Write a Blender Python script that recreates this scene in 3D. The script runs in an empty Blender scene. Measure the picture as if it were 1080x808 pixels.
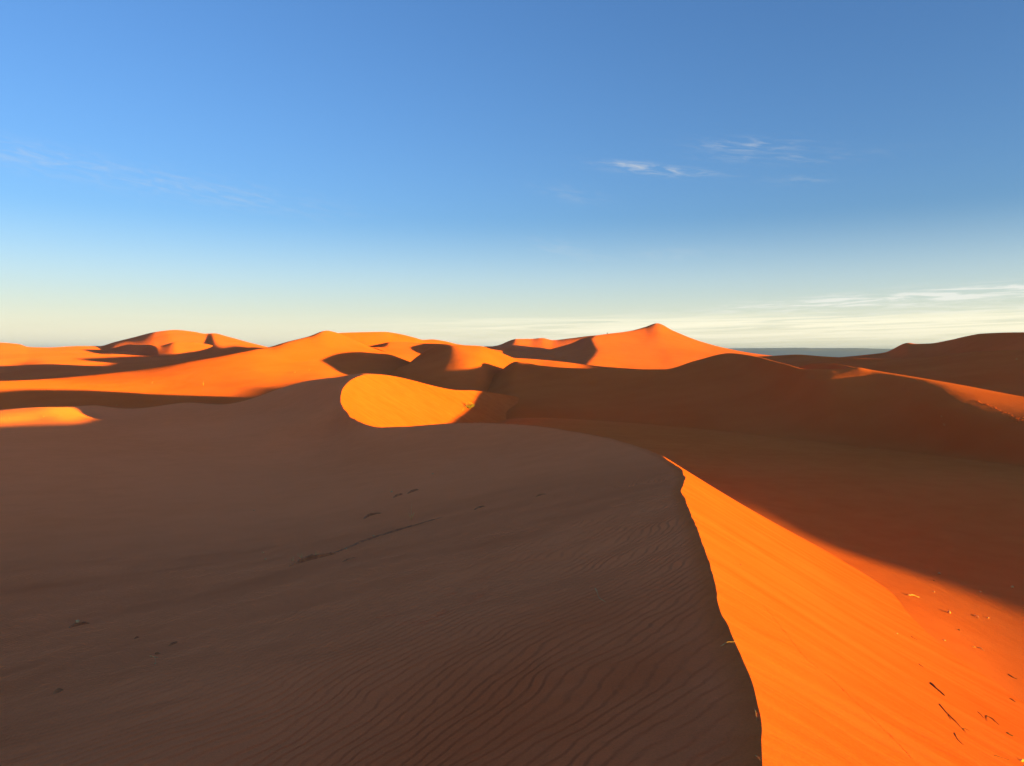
import bpy, math, random
import numpy as np

# ----------------------------------------------------------------------------
# frame: the camera stands at the origin, x right, y ahead, z up (metres).
# A direction is written as on the photograph's 1080x808 grid (u, v) and a
# distance y ahead gives the point; the horizon is at v = 375.
# ----------------------------------------------------------------------------
F, U0, V0 = 800.0, 540.0, 375.0
SUN_AZ, SUN_EL = 128.0, 2.6
QUALITY = 1.0

def P(u, v, y):
    return ((u - U0) / F * y, y, -(v - V0) / F * y)

def pchip_slopes(x, y):
    h = np.diff(x); d = np.diff(y, axis=0)
    hh = h.reshape((-1,) + (1,) * (y.ndim - 1))
    d = d / hh
    m = np.zeros_like(y)
    if len(x) == 2:
        m[:] = d[0]
        return m
    w1 = 2 * hh[1:] + hh[:-1]; w2 = hh[1:] + 2 * hh[:-1]
    same = (d[:-1] * d[1:]) > 0
    with np.errstate(divide='ignore', invalid='ignore'):
        hm = (w1 + w2) / (w1 / d[:-1] + w2 / d[1:])
    m[1:-1] = np.where(same, hm, 0.0)
    m[0], m[-1] = d[0], d[-1]
    return m

def hermite(x, y, m, q):
    i = np.clip(np.searchsorted(x, q) - 1, 0, len(x) - 2)
    h = x[i + 1] - x[i]; t = (q - x[i]) / h
    sh = (-1,) + (1,) * (y.ndim - 1)
    t = t.reshape(sh); h = h.reshape(sh)
    return ((1 + 2 * t) * (1 - t) ** 2 * y[i] + t * (1 - t) ** 2 * h * m[i]
            + t * t * (3 - 2 * t) * y[i + 1] + t * t * (t - 1) * h * m[i + 1])

def pchip(x, y, q):
    x = np.asarray(x, float); y = np.asarray(y, float); q = np.asarray(q, float)
    return hermite(x, y, pchip_slopes(x, y), q)

def catmull(x, y, q):
    """smooth (non monotone) interpolation"""
    x = np.asarray(x, float); y = np.asarray(y, float); q = np.asarray(q, float)
    m = np.gradient(y, x, axis=0)
    return hermite(x, y, m, q)

def smooth1d(a, k, axis=0):
    if k < 1: return a
    w = np.hanning(2 * k + 3)[1:-1]; w /= w.sum()
    pad = [(0, 0)] * a.ndim; pad[axis] = (k, k)
    b = np.pad(a, pad, mode='edge')
    out = np.zeros_like(a)
    for j in range(2 * k + 1):
        sl = [slice(None)] * a.ndim; sl[axis] = slice(j, j + a.shape[axis])
        out += w[j] * b[tuple(sl)]
    return out

# ---- value noise -----------------------------------------------------------
_rng = np.random.RandomState(7)
_tab = _rng.rand(256, 256)
def vnoise(x, y):
    xi = np.floor(x).astype(int); yi = np.floor(y).astype(int)
    fx = x - xi; fy = y - yi
    fx = fx * fx * (3 - 2 * fx); fy = fy * fy * (3 - 2 * fy)
    a = _tab[xi & 255, yi & 255]; b = _tab[(xi + 1) & 255, yi & 255]
    c = _tab[xi & 255, (yi + 1) & 255]; d = _tab[(xi + 1) & 255, (yi + 1) & 255]
    return (a * (1 - fx) + b * fx) * (1 - fy) + (c * (1 - fx) + d * fx) * fy - 0.5

# ---- thin plate surface through scattered points -----------------------------
def warp(p):
    r = np.hypot(p[:, 0], p[:, 1]) + 1e-9
    return p * (np.log1p(r / 4.0) / r)[:, None]

class Plate:
    def __init__(self, pts, lam=0.0):
        pts = np.asarray(pts, float)
        q = warp(pts[:, :2]); n = len(q)
        d2 = ((q[:, None] - q[None]) ** 2).sum(-1)
        K = 0.5 * d2 * np.log(d2 + 1e-12) + lam * np.eye(n)
        A = np.zeros((n + 3, n + 3)); A[:n, :n] = K
        A[:n, n] = 1; A[:n, n + 1:] = q; A[n:, :n] = A[:n, n:].T
        b = np.zeros(n + 3); b[:n] = pts[:, 2]
        self.w = np.linalg.solve(A, b); self.q = q
    def __call__(self, x, y):
        x = np.asarray(x, float); sh = x.shape
        p = np.stack([x.ravel(), np.asarray(y, float).ravel()], 1)
        q = warp(p); out = np.empty(len(p)); n = len(self.q)
        for i in range(0, len(p), 20000):
            s = q[i:i + 20000]
            d2 = ((s[:, None] - self.q[None]) ** 2).sum(-1)
            out[i:i + 20000] = (0.5 * d2 * np.log(d2 + 1e-12)) @ self.w[:n] + self.w[n] + s @ self.w[n + 1:]
        return out.reshape(sh)

def smax(a, b, k):
    h = np.clip(0.5 + 0.5 * (a - b) / k, 0, 1)
    return b * (1 - h) + a * h + k * h * (1 - h)

# ---- mesh building -----------------------------------------------------------
def grid_mesh(name, V, shape, mask=None, attrs=None):
    n0, n1 = shape
    idx = np.arange(n0 * n1).reshape(n0, n1)
    f = np.stack([idx[:-1, :-1], idx[:-1, 1:], idx[1:, 1:], idx[1:, :-1]], -1).reshape(-1, 4)
    if mask is not None:
        mk = mask.ravel()
        f = f[mk[f].all(1)]
        used = np.zeros(n0 * n1, bool); used[f.ravel()] = True
        remap = np.cumsum(used) - 1
        f = remap[f]; V = V[used]
        if attrs: attrs = {k: a.ravel()[used] for k, a in attrs.items()}
    me = bpy.data.meshes.new(name)
    me.vertices.add(len(V)); me.vertices.foreach_set('co', V.astype(np.float32).ravel())
    me.loops.add(len(f) * 4); me.loops.foreach_set('vertex_index', f.astype(np.int32).ravel())
    me.polygons.add(len(f))
    me.polygons.foreach_set('loop_start', np.arange(0, len(f) * 4, 4, dtype=np.int32))
    me.polygons.foreach_set('use_smooth', np.ones(len(f), bool))
    me.update(calc_edges=True)
    for k, a in (attrs or {}).items():
        at = me.attributes.new(k, 'FLOAT', 'POINT'); at.data.foreach_set('value', a.astype(np.float32).ravel())
    me.validate()
    ob = bpy.data.objects.new(name, me)
    bpy.context.scene.collection.objects.link(ob)
    return ob

def upward(ob):
    me = ob.data
    n = len(me.polygons); nr = np.empty(n * 3, np.float32)
    me.polygons.foreach_get('normal', nr)
    if nr.reshape(-1, 3)[:, 2].mean() < 0:
        me.flip_normals()

def sharp_crest(ob):
    me = ob.data; n = len(me.vertices)
    c = np.empty(n, np.float32); me.attributes['crest'].data.foreach_get('value', c)
    e = np.empty(len(me.edges) * 2, np.int32); me.edges.foreach_get('vertices', e)
    e = e.reshape(-1, 2)
    at = me.attributes.new('sharp_edge', 'BOOLEAN', 'EDGE')
    at.data.foreach_set('value', (c[e] > 0.5).all(1))

def loft(name, rows, u0, u1, nu=360, nseg=24, sharp=(), back=(1.12, 16.0), wob=0.0, su=3, warp_u=None):
    """dune surface through feature lines (foot, break of slope, crest ...),
    each a list of (u, v, y); a back slope is added behind the last one"""
    u = np.linspace(u0, u1, int(nu * QUALITY))
    Vs, Ls = [], []
    for r in rows:
        r = sorted(r); a = np.array(r, float)
        uu = np.clip(u, a[0, 0], a[-1, 0])
        v = pchip(a[:, 0], a[:, 1], uu); l = pchip(a[:, 0], np.log(a[:, 2]), uu)
        Vs.append(v); Ls.append(smooth1d(l, su))
    Vs.append(Vs[-1] + back[1]); Ls.append(Ls[-1] + math.log(back[0]))
    Vs = np.array(Vs); Ls = np.array(Ls)
    K = len(Vs)
    brk = [0] + sorted(sharp) + [K - 1]
    outv, outl = [], []
    for a, b in zip(brk[:-1], brk[1:]):
        xs = np.arange(a, b + 1, dtype=float)
        q = np.linspace(a, b, int(nseg * (b - a)) + 1)
        if a != 0: q = q[1:]
        outv.append(pchip(xs, Vs[a:b + 1], q)); outl.append(pchip(xs, Ls[a:b + 1], q))
    v = np.concatenate(outv); l = np.concatenate(outl)
    y = np.exp(l); U = np.broadcast_to(u, y.shape)
    if warp_u is not None: U = U + warp_u(U, v)
    x = (U - U0) / F * y; z = -(v - V0) / F * y
    if wob:
        s = y.mean() * 0.05
        z = z + wob * (vnoise(x / s + 3.1, y / s + 9.7))
    V = np.stack([x, y, z], -1).reshape(-1, 3)
    ob = grid_mesh(name, V, y.shape)
    upward(ob)
    ob['kind'] = 'structure'
    return ob
# ----------------------------------------------------------------------------
# DUNE A : the dune under the camera.  One crest runs ahead, swings left over
# the brow and folds back round a bowl.
# ----------------------------------------------------------------------------
CREST = [(-6.0, -22.0, -1.2), (-2.2, -8.0, -1.35), (-0.1, -0.4, -1.6),
    P(812, 900, 2.4), P(803, 808, 3.15), P(801, 760, 3.6), P(790, 715, 4.15), P(772, 668, 4.95), P(757, 635, 5.7), P(750, 605, 6.6),
    P(737, 566, 8.3), P(724, 533, 10.6), P(719, 515, 12.6), P(722, 503, 14.6), P(717, 494, 16.6), P(706, 486, 19.4), P(693, 478.5, 22.5),
    P(668, 469.5, 27), P(640, 462, 31.5), P(600, 454.5, 36.5), P(560, 449, 41), P(500, 446, 46), P(460, 447.5, 48), P(430, 450, 49), P(405, 450, 49.5),
    P(390, 448.6, 51), P(376, 443, 54), P(366, 435, 58), P(359.5, 424, 63), P(361, 411, 67), P(370, 401, 71), P(388, 395, 76),
    P(410, 396, 79), P(430, 400, 81.5), P(455, 406.5, 84), P(478, 411.3, 87.5), P(502, 412, 95), P(530, 416, 100), P(560, 422, 112)]
WIND = [  # windward side and the wide hollow on the left
    (0, 808, 5.2), (0, 700, 8.7), (0, 600, 15.5), (0, 500, 38), (0, 453, 64), (0, 470, 52), (40, 441, 72), (0, 441, 71), (0, 433, 80), (60, 432, 80), (95, 438, 86), (110, 436, 91), (130, 432, 98),
    (-150, 440, 75), (-150, 433, 88), (-150, 520, 34), (-150, 700, 9.5), (-350, 445, 80), (-350, 550, 25), (-350, 700, 11),
    (80, 452, 64), (100, 700, 8), (150, 600, 15), (100, 550, 24), (50, 470, 52), (75, 447, 67.5), (200, 500, 39), (300, 700, 6.5), (400, 600, 11), (300, 550, 22),
    (500, 550, 15), (600, 700, 5), (500, 480, 34.5), (600, 520, 16), (650, 600, 8), (400, 500, 32), (300, 450, 60), (330, 430, 68), (330, 440, 61), (365, 447, 56), (345, 410, 77), (300, 430, 76), (345, 399, 92), (310, 409, 104), (200, 450, 70),
    (150, 436, 88), (100, 428, 103), (200, 426, 108), (250, 428.5, 104), (286, 418, 106), (330, 402.8, 99), (368, 395.8, 80),
    (100, 445, 118), (200, 440, 122), (0, 450, 115), (286, 438, 122), (330, 425, 120), (370, 418, 107), (430, 417, 108), (480, 424, 112),
    (-150, 455, 120), (700, 800, 3.3), (600, 808, 3.5), (300, 808, 4.6)]
WIND_XYZ = [(-8, -10, -3.2), (-14, -22, -4.6), (-20, 0, -5.2), (-4, 0, -2.5), (-10, 3, -3.9), (-35, 10, -6.2), (-45, -20, -6)]

def crest_line(n=900):
    c = np.array(CREST); s = np.r_[0, np.cumsum(np.log1p(np.linalg.norm(np.diff(c, axis=0), axis=1) / 2))]
    q = np.linspace(0, s[-1], n)
    return catmull(s, c, q)

def crest_field(X, Y, C, W):
    """signed distance to the crest (positive on the lee side), its height there, the point"""
    best = np.full(len(X), 1e9); kk = np.zeros(len(X), int); tt = np.zeros(len(X))
    pts = np.stack([X, Y], 1)
    S0 = C[:-1, :2]; D = C[1:, :2] - S0; L2 = (D ** 2).sum(1)
    near_crest = C[::20, :2]
    for i in range(0, len(X), 40000):
        p = pts[i:i + 40000]
        d2 = ((p[:, None] - near_crest[None]) ** 2).sum(-1)
        j = d2.argmin(1) * 20
        bb = np.full(len(p), 1e18); bk = np.zeros(len(p), int); bt = np.zeros(len(p))
        for o in range(-22, 23):
            k = np.clip(j + o, 0, len(D) - 1)
            t = np.clip(((p - S0[k]) * D[k]).sum(1) / L2[k], 0, 1)
            q = S0[k] + t[:, None] * D[k]
            dd = ((p - q) ** 2).sum(1)
            m = dd < bb
            bb[m] = dd[m]; bk[m] = k[m]; bt[m] = t[m]
        best[i:i + 40000] = np.sqrt(bb); kk[i:i + 40000] = bk; tt[i:i + 40000] = bt
    Q = S0[kk] + tt[:, None] * D[kk]
    cr = D[kk, 0] * (Y - S0[kk, 1]) - D[kk, 1] * (X - S0[kk, 0])
    zc = np.interp(kk + tt, np.arange(len(C)), W(C[:, 0], C[:, 1]))
    return np.where(cr < 0, best, -best), zc, Q

def dune_a():
    C = crest_line()
    # slightly uneven crest
    sarc = np.r_[0, np.cumsum(np.linalg.norm(np.diff(C, axis=0), axis=1))]
    tang = np.gradient(C[:, :2], axis=0); tang /= np.linalg.norm(tang, axis=1)[:, None]
    nrm = np.stack([tang[:, 1], -tang[:, 0]], 1)
    wig = 0.035 * vnoise(sarc * 1.3, sarc * 0 + 2.2) + 0.015 * vnoise(sarc * 2.6, sarc * 0 + 8.2) * (0.3 + 1.4 * np.abs(vnoise(sarc * 0.7, sarc * 0 + 1.7)) * 2) + 0.008 * vnoise(sarc * 8.0, sarc * 0 + 5.1)
    C_smooth = C.copy(); C_smooth[:, :2] = smooth1d(C[:, :2], 20)
    C[:, :2] += nrm * (wig * np.clip(sarc / 30, 0.3, 1.6))[:, None]
    ctrl = [P(*w) for w in WIND] + WIND_XYZ + [tuple(c) for c in C_smooth[::15]]
    W = Plate(ctrl, lam=2e-4)
    # polar grid
    na, nr = int(1500 * QUALITY), int(800 * QUALITY)
    a = np.r_[np.linspace(-math.pi, math.radians(-40), int(160 * QUALITY))[:-1],
              np.linspace(math.radians(-40), math.radians(40), na),
              np.linspace(math.radians(40), math.pi, int(160 * QUALITY))[1:]]
    r = np.exp(np.linspace(math.log(0.35), math.log(135), nr))
    A, R = np.meshgrid(a, r, indexing='ij')
    x = R * np.sin(A); y = R * np.cos(A)
    keep = (y > -26)
    X = x[keep]; Y = y[keep]
    dist, zq, Q = crest_field(X, Y, C, W)
    dist_s, zq_s, _ = crest_field(X, Y, C_smooth, W)
    rr = np.hypot(X, Y)
    lee = dist > 0
    zw = W(X, Y)
    # slip face: steep at the top, easing a little lower down; sand slides
    # straight, so the small wiggles of the crest die out below it
    ease = np.clip(1.5 - rr / 28, 0.0, 1)
    def face(zc, d):
        d = np.maximum(d, 0); e = np.clip(d - 1.6, 0, 4.2)
        return zc - 0.60 * d + ease * (0.020 * e ** 2 + 0.168 * np.clip(d - 5.8, 0, 99))
    k = np.clip(dist / 1.6, 0, 1); k = k * k * (3 - 2 * k)
    zl = face(zq, dist) * (1 - k) + face(zq_s, dist_s) * k
    z = np.where(lee, zl, zw)
    best = np.abs(dist)
    # smooth low relief on the windward side
    z = z + np.where(lee, 0, 1) * np.clip(-dist, 0, 3) / 3 * (0.05 * vnoise(X * 0.35, Y * 0.35) + 0.10 * vnoise(X * 0.09 + 4, Y * 0.09))
    Z = np.full(x.shape, -50.0); Z[keep] = z
    dm = np.full(x.shape, 99.0); dm[keep] = dist
    mask = keep & (dm < 16)
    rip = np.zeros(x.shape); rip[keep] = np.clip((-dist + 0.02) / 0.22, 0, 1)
    # let the vertices next to the crest sit exactly on it
    cell = 0.72 * R * max(math.log(135 / 0.35) / nr, math.radians(80) / na)
    dd = np.full(x.shape, 99.0); dd[keep] = best
    qx = np.zeros(x.shape); qx[keep] = Q[:, 0]; qy = np.zeros(x.shape); qy[keep] = Q[:, 1]; qz = np.zeros(x.shape); qz[keep] = zq
    sn = dd < cell
    x = np.where(sn, qx, x); y = np.where(sn, qy, y); Z = np.where(sn, qz, Z)
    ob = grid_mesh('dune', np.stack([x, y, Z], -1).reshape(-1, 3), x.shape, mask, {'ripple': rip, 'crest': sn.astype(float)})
    upward(ob); sharp_crest(ob); ob['kind'] = 'structure'
    return ob, W

# ----------------------------------------------------------------------------
# the hollow floor on the right, and the long shaded ridge that closes it
# ----------------------------------------------------------------------------
FLOOR = [(1020, 808, 5.5), (1080, 808, 6.9), (1080, 740, 10), (975, 700, 9.7), (1080, 660, 15), (945, 640, 13.7), (795, 540, 26.5), (860, 590, 19),
    (1080, 600, 21), (900, 560, 25.5), (1080, 560, 26), (760, 500, 38), (900, 500, 37.5), (1080, 520, 31.5)]
FLOOR_XYZ = [(9, 2, -3.2), (14, 6, -4.6), (8, -8, -3.0), (16, -14, -4.2), (22, 14, -5.4), (30, 5, -5.0),
    (10, 62, -6.4), (-3, 80, -7.6), (0, 100, -7.8), (22, 45, -6.2), (27, 38, -6.1), (31, 30, -6.0), (20, 62, -6.7), (37, 46, -6.6), (40, 60, -7.4), (30, 90, -8), (10, 120, -9), (45, 100, -9), (0, 145, -10),
    (-40, 60, -12), (-10, 40, -9), (-30, 100, -14), (-15, 130, -12), (-60, 130, -14), (-5, 20, -7), (-8, 5, -7), (-8, -10, -7),
    # a low swell beside the view on the right: its shadow fills the hollow
    (60, -14, -4.5), (60, -8, -2.85), (60, 5, -2.35), (60, 12, -2.9), (60, 20, -3.1), (60, 31, -3.5), (58, 42, -4.6), (60, -20, -6), (40, -12, -5), (46, 5, -5), (46, 20, -5.4), (78, 5, -5), (80, 30, -5.5), (80, 50, -6), (40, -30, -5.5), (75, -25, -6), (120, 20, -7)]

def ridge_dune():
    return loft('dune', [
        [(460, 462, 92), (545, 450, 84), (600, 448, 82), (700, 454, 74), (770, 462, 66), (850, 472, 58), (920, 484, 52), (1000, 498, 45), (1080, 514, 39), (1300, 570, 27)],
        [(460, 446, 104), (545, 436, 91), (600, 437, 89), (660, 438.5, 85), (700, 441, 80), (770, 447, 72), (850, 455, 64), (920, 466, 57), (1000, 478, 50), (1080, 492, 43.5), (1300, 540, 30)],
        [(460, 432, 128), (500, 418, 130), (545, 399, 128), (600, 402, 117), (660, 404, 109), (700, 405, 104), (735, 402, 101), (770, 398, 98), (800, 397, 92), (830, 397, 83), (850, 398, 77), (870, 401, 72.5), (920, 411, 68), (1000, 429, 55.5), (1080, 445, 48.5), (1300, 475, 36)],
        [(460, 424, 142), (480, 420, 142), (500, 410, 143), (525, 393, 146), (545, 381.3, 143), (570, 385.5, 136), (600, 388, 130), (660, 389.5, 121), (700, 389.5, 117), (735, 380, 119), (770, 372.5, 116), (800, 376.5, 102), (815, 380.5, 95), (830, 384.3, 88), (850, 389.3, 81),
         (880, 389.5, 77.5), (905, 387.8, 76.5), (920, 390.3, 75), (1000, 403.5, 65.5), (1080, 418.5, 61), (1300, 455, 50)]],
        460, 1300, nu=700, nseg=40, su=12)

def dune_b():
    M = Plate([P(*p) for p in FLOOR] + FLOOR_XYZ, lam=1e-4)
    na, nr = int(1000 * QUALITY), int(620 * QUALITY)
    a = np.r_[np.linspace(math.radians(-36), math.radians(38), na), np.linspace(math.radians(38), math.radians(125), int(200 * QUALITY))[1:]]
    r = np.exp(np.linspace(math.log(3), math.log(150), nr))
    A, R = np.meshgrid(a, r, indexing='ij')
    x = R * np.sin(A); y = R * np.cos(A)
    z = M(x, y) + 0.04 * vnoise(x * 0.07, y * 0.07) + 0.006 * vnoise(x * 0.4, y * 0.4)
    ob = grid_mesh('dune', np.stack([x, y, z], -1).reshape(-1, 3), x.shape)
    upward(ob); ob['kind'] = 'structure'
    return ob, M

# ----------------------------------------------------------------------------
# the dunes beyond, each lofted through its own feature lines
# ----------------------------------------------------------------------------
def far_dunes():
    out = []
    def dune(*a, **k):
        ob = loft('dune', *a, **k); out.append(ob); return ob
    # E: long lit slope on the left
    dune([[(-300, 450, 110), (0, 440, 112), (150, 436, 115), (250, 434, 116), (330, 420, 118), (400, 408, 125), (520, 405, 150)],
          [(-300, 410, 150), (0, 409, 142), (150, 410, 142), (265, 405, 143), (350, 392, 160), (430, 395, 165), (520, 400, 160)],
          [(-300, 404.5, 168), (0, 404, 160), (60, 403.5, 158), (150, 399, 158), (265, 387, 166), (350, 380, 184), (430, 386, 184), (520, 395, 180)],
          [(-300, 404, 200), (0, 402, 180), (130, 392, 182), (200, 381, 184), (230, 376, 187), (265, 369.3, 195), (285, 365.8, 200), (300, 361.3, 205),
           (325, 355, 213), (345, 348.7, 222), (352, 350, 224), (370, 357, 221), (392, 366.5, 217), (410, 373, 207), (428, 380, 197), (450, 388, 192), (520, 400, 190)]],
         -300, 520, sharp=(2,), back=(1.1, 20))
    # E2: dark face behind the finger of light
    dune([[(380, 372, 262), (392, 366.7, 258), (410, 373, 236), (428, 381, 216), (480, 392, 205), (530, 396, 205)],
          [(380, 366, 292), (392, 366.2, 288), (412, 359.5, 300), (440, 361.5, 292), (480, 363.4, 255), (530, 370, 250)]],
         380, 530, nu=160)
    dune([[(320, 378, 250), (392, 378, 275), (480, 378, 290), (530, 378, 300)],
          [(320, 364, 290), (340, 354, 285), (357, 351.3, 285), (380, 350.4, 290), (405, 350, 295), (420, 352, 300), (437, 356, 305), (447, 358.5, 310), (455, 358, 315), (470, 360, 318), (482, 363, 320), (505, 366, 325), (530, 372, 330)]],
         320, 530, nu=200)
    # D: rounded dune with the lit nose
    dune([[(410, 425, 122), (430, 424, 122), (480, 420, 118), (520, 420, 124), (560, 414, 150), (600, 408, 170)],
          [(410, 394, 168), (425, 386, 161), (440, 384, 154), (455, 383, 149), (466, 383, 145.8), (476, 383, 143.6), (488, 383, 142.4), (500, 383, 142), (520, 386, 152), (560, 391, 165), (600, 397, 180)],
          [(410, 396, 210), (430, 384, 200), (440, 376, 194), (455, 367.5, 184), (466, 364.4, 176), (476, 364, 170), (505, 364.8, 170), (520, 369, 174), (540, 377, 182), (560, 386, 190), (600, 400, 200)]],
         410, 600, nu=240, back=(1.12, 14), su=22)
    # G0: low lit swell in front of the high dune
    dune([[(480, 384, 250), (540, 394, 250), (640, 402, 250), (760, 402, 260)],
          [(480, 366, 310), (505, 366.5, 305), (540, 377.3, 300), (560, 378.6, 300), (590, 381.3, 290), (610, 383.6, 285), (640, 387, 280), (700, 391, 280), (760, 398, 300)]],
         480, 760, nu=200)
    # G: the high dune, with the S shaped edge
    def s_edge(u, v):
        return np.interp(v, [350, 355, 358, 365, 370, 376, 382, 386, 392], [-1, -2, -3.5, 1.0, 5.0, 2.5, -2.5, -5, -5]) * np.exp(-((u - 628) / 22.0) ** 2)
    dune([[(490, 374, 560), (560, 384, 500), (600, 387.5, 447), (627, 389, 422), (660, 394, 430), (700, 396, 434), (760, 390, 440), (840, 383, 470)],
          [(490, 366.5, 600), (545, 374, 575), (600, 371, 532), (627, 370, 498), (655, 369, 505), (700, 368, 510), (750, 374, 512), (840, 380, 520)],
          [(490, 366, 640), (520, 365.3, 630), (545, 370, 620), (570, 369.5, 600), (600, 363, 577), (617, 357, 560), (627, 354.4, 550), (640, 352.4, 558),
           (665, 349, 575), (680, 345, 590), (693, 341, 600), (710, 348.8, 600), (735, 358.8, 600), (760, 366, 600), (790, 372, 600), (840, 378, 600)]],
         490, 840, nu=500, back=(1.05, 14), su=2, warp_u=s_edge)
    dune([[(490, 378, 680), (600, 374, 680), (700, 374, 680)],
          [(490, 372, 760), (510, 367, 760), (525, 364.3, 760), (545, 357.5, 760), (560, 357.4, 765), (572, 356.5, 765), (583, 358.7, 765), (600, 357, 765), (625, 354, 765), (640, 353, 765), (672, 352, 765), (700, 356, 765)]],
         490, 700, nu=200)
    # F: far left
    dune([[(-300, 425, 230), (0, 410, 230), (100, 402, 235), (200, 388, 240), (270, 376, 245), (340, 378, 250)],
          [(-300, 390, 400), (0, 385, 400), (60, 379, 410), (100, 378.6, 415), (140, 377.6, 412), (163, 377.2, 405), (190, 377.5, 385), (213, 374.5, 375), (240, 371.5, 350), (270, 368, 325), (340, 376, 310)],
          [(-300, 362, 620), (0, 361.5, 620), (20, 363, 620), (30, 366, 620), (50, 366.5, 620), (85, 365, 620), (105, 365, 625), (120, 361, 630), (140, 356, 640), (165, 350, 640), (185, 348, 640),
           (205, 350, 630), (217, 352, 620), (225, 351.5, 610), (240, 355, 590), (262, 361, 550), (280, 365.5, 510), (340, 380, 430)]],
         -300, 340, nu=400)
    # F2: dark slip face and round lit nose
    dune([[(70, 385, 540), (92, 382, 515), (130, 381, 465), (163, 378, 412), (185, 384, 385), (213, 379, 395), (240, 376, 410)],
          [(70, 377, 590), (92, 375, 560), (100, 373, 546), (120, 367, 518), (140, 363, 493), (158, 363.3, 465), (167, 364.8, 448), (185, 361, 450), (200, 360.6, 455), (215, 362.5, 455), (240, 368, 455)]],
         70, 240, nu=240)
    # C: dark dunes on the right
    dune([[(760, 400, 190), (870, 404, 135), (936, 408, 110), (1000, 418, 96), (1080, 432, 82), (1300, 445, 60)],
          [(760, 378, 360), (815, 375.3, 310), (840, 374, 280), (870, 376, 245), (900, 377.5, 215), (936, 378.7, 188), (973, 377.5, 172), (1028, 371, 158), (1080, 369, 146), (1300, 364, 110)]],
         760, 1300, nu=260)
    dune([[(880, 380, 300), (960, 380, 250), (1080, 380, 190), (1300, 380, 140)],
          [(880, 377.3, 360), (915, 374, 330), (933, 371.8, 318), (958, 361.6, 296), (966, 362.6, 292), (980, 362.3, 284), (1000, 359, 270), (1020, 354.5, 255), (1036, 351.8, 246), (1080, 350.5, 222), (1110, 352, 208), (1150, 358, 195), (1300, 374, 160)]],
         880, 1300, nu=260)
    # small hollow with a lit rim on the ridge
    dune([[(835, 396, 95), (870, 396, 88), (905, 394, 80), (930, 398, 78)],
          [(835, 390, 110), (848, 385.5, 109), (862, 383.3, 104), (875, 383.3, 97), (890, 385, 89), (905, 388.5, 83), (930, 394, 80)]],
         835, 930, nu=160)
    return out
# ----------------------------------------------------------------------------
# materials, light, sky, camera
# ----------------------------------------------------------------------------
class NT:
    """tiny helper for wiring shader nodes"""
    def __init__(self, tree): self.t = tree; self.l = tree.links
    def n(self, typ, **kw):
        nd = self.t.nodes.new(typ)
        for k, v in kw.items():
            if k in ('i',):
                for a, b in v.items(): self.put(nd.inputs[a], b)
            else: setattr(nd, k, v)
        return nd
    def put(self, sock, val):
        if isinstance(val, bpy.types.NodeSocket): self.l.new(val, sock)
        else: sock.default_value = val
    def m(self, op, a, b=0.0, c=None, clamp=False):
        nd = self.t.nodes.new('ShaderNodeMath'); nd.operation = op; nd.use_clamp = clamp
        self.put(nd.inputs[0], a); self.put(nd.inputs[1], b)
        if c is not None: self.put(nd.inputs[2], c)
        return nd.outputs[0]
    def vm(self, op, a, b=(0, 0, 0), s=None):
        nd = self.t.nodes.new('ShaderNodeVectorMath'); nd.operation = op
        self.put(nd.inputs[0], a)
        if op == 'SCALE': self.put(nd.inputs['Scale'], s)
        else: self.put(nd.inputs[1], b)
        return nd.outputs['Value'] if op in ('DOT_PRODUCT', 'LENGTH') else nd.outputs[0]
    def noise(self, vec, scale, detail=3, rough=0.5, dist=0.0):
        nd = self.n('ShaderNodeTexNoise', i={'Vector': vec, 'Scale': scale, 'Detail': detail, 'Roughness': rough, 'Distortion': dist})
        return nd.outputs['Fac']
    def mapr(self, v, a, b, c=0.0, d=1.0, smooth=True):
        nd = self.n('ShaderNodeMapRange'); nd.interpolation_type = 'SMOOTHSTEP' if smooth else 'LINEAR'
        self.put(nd.inputs['Value'], v)
        for k, x in zip(('From Min', 'From Max', 'To Min', 'To Max'), (a, b, c, d)): self.put(nd.inputs[k], x)
        return nd.outputs['Result']
    def mix(self, f, a, b, blend='MIX'):
        nd = self.n('ShaderNodeMix', data_type='RGBA', blend_type=blend)
        self.put(nd.inputs[0], f); self.put(nd.inputs[6], a); self.put(nd.inputs[7], b)
        return nd.outputs[2]

# fine loose sand of the slip faces and open dunes; coarser, greyer sand left on the windward ripples, coloured brighter to lift the shade there
SAND_A = (0.66, 0.154, 0.036, 1)
SAND_B = (0.60, 0.122, 0.025, 1)
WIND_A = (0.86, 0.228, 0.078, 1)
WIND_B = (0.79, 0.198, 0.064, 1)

def principled(name, col, rough=0.9, spec=0.1):
    m = bpy.data.materials.new(name); m.use_nodes = True
    b = m.node_tree.nodes['Principled BSDF']
    b.inputs['Base Color'].default_value = (*col, 1)
    b.inputs['Roughness'].default_value = rough
    b.inputs['Specular IOR Level'].default_value = spec
    return m, NT(m.node_tree), b

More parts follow.
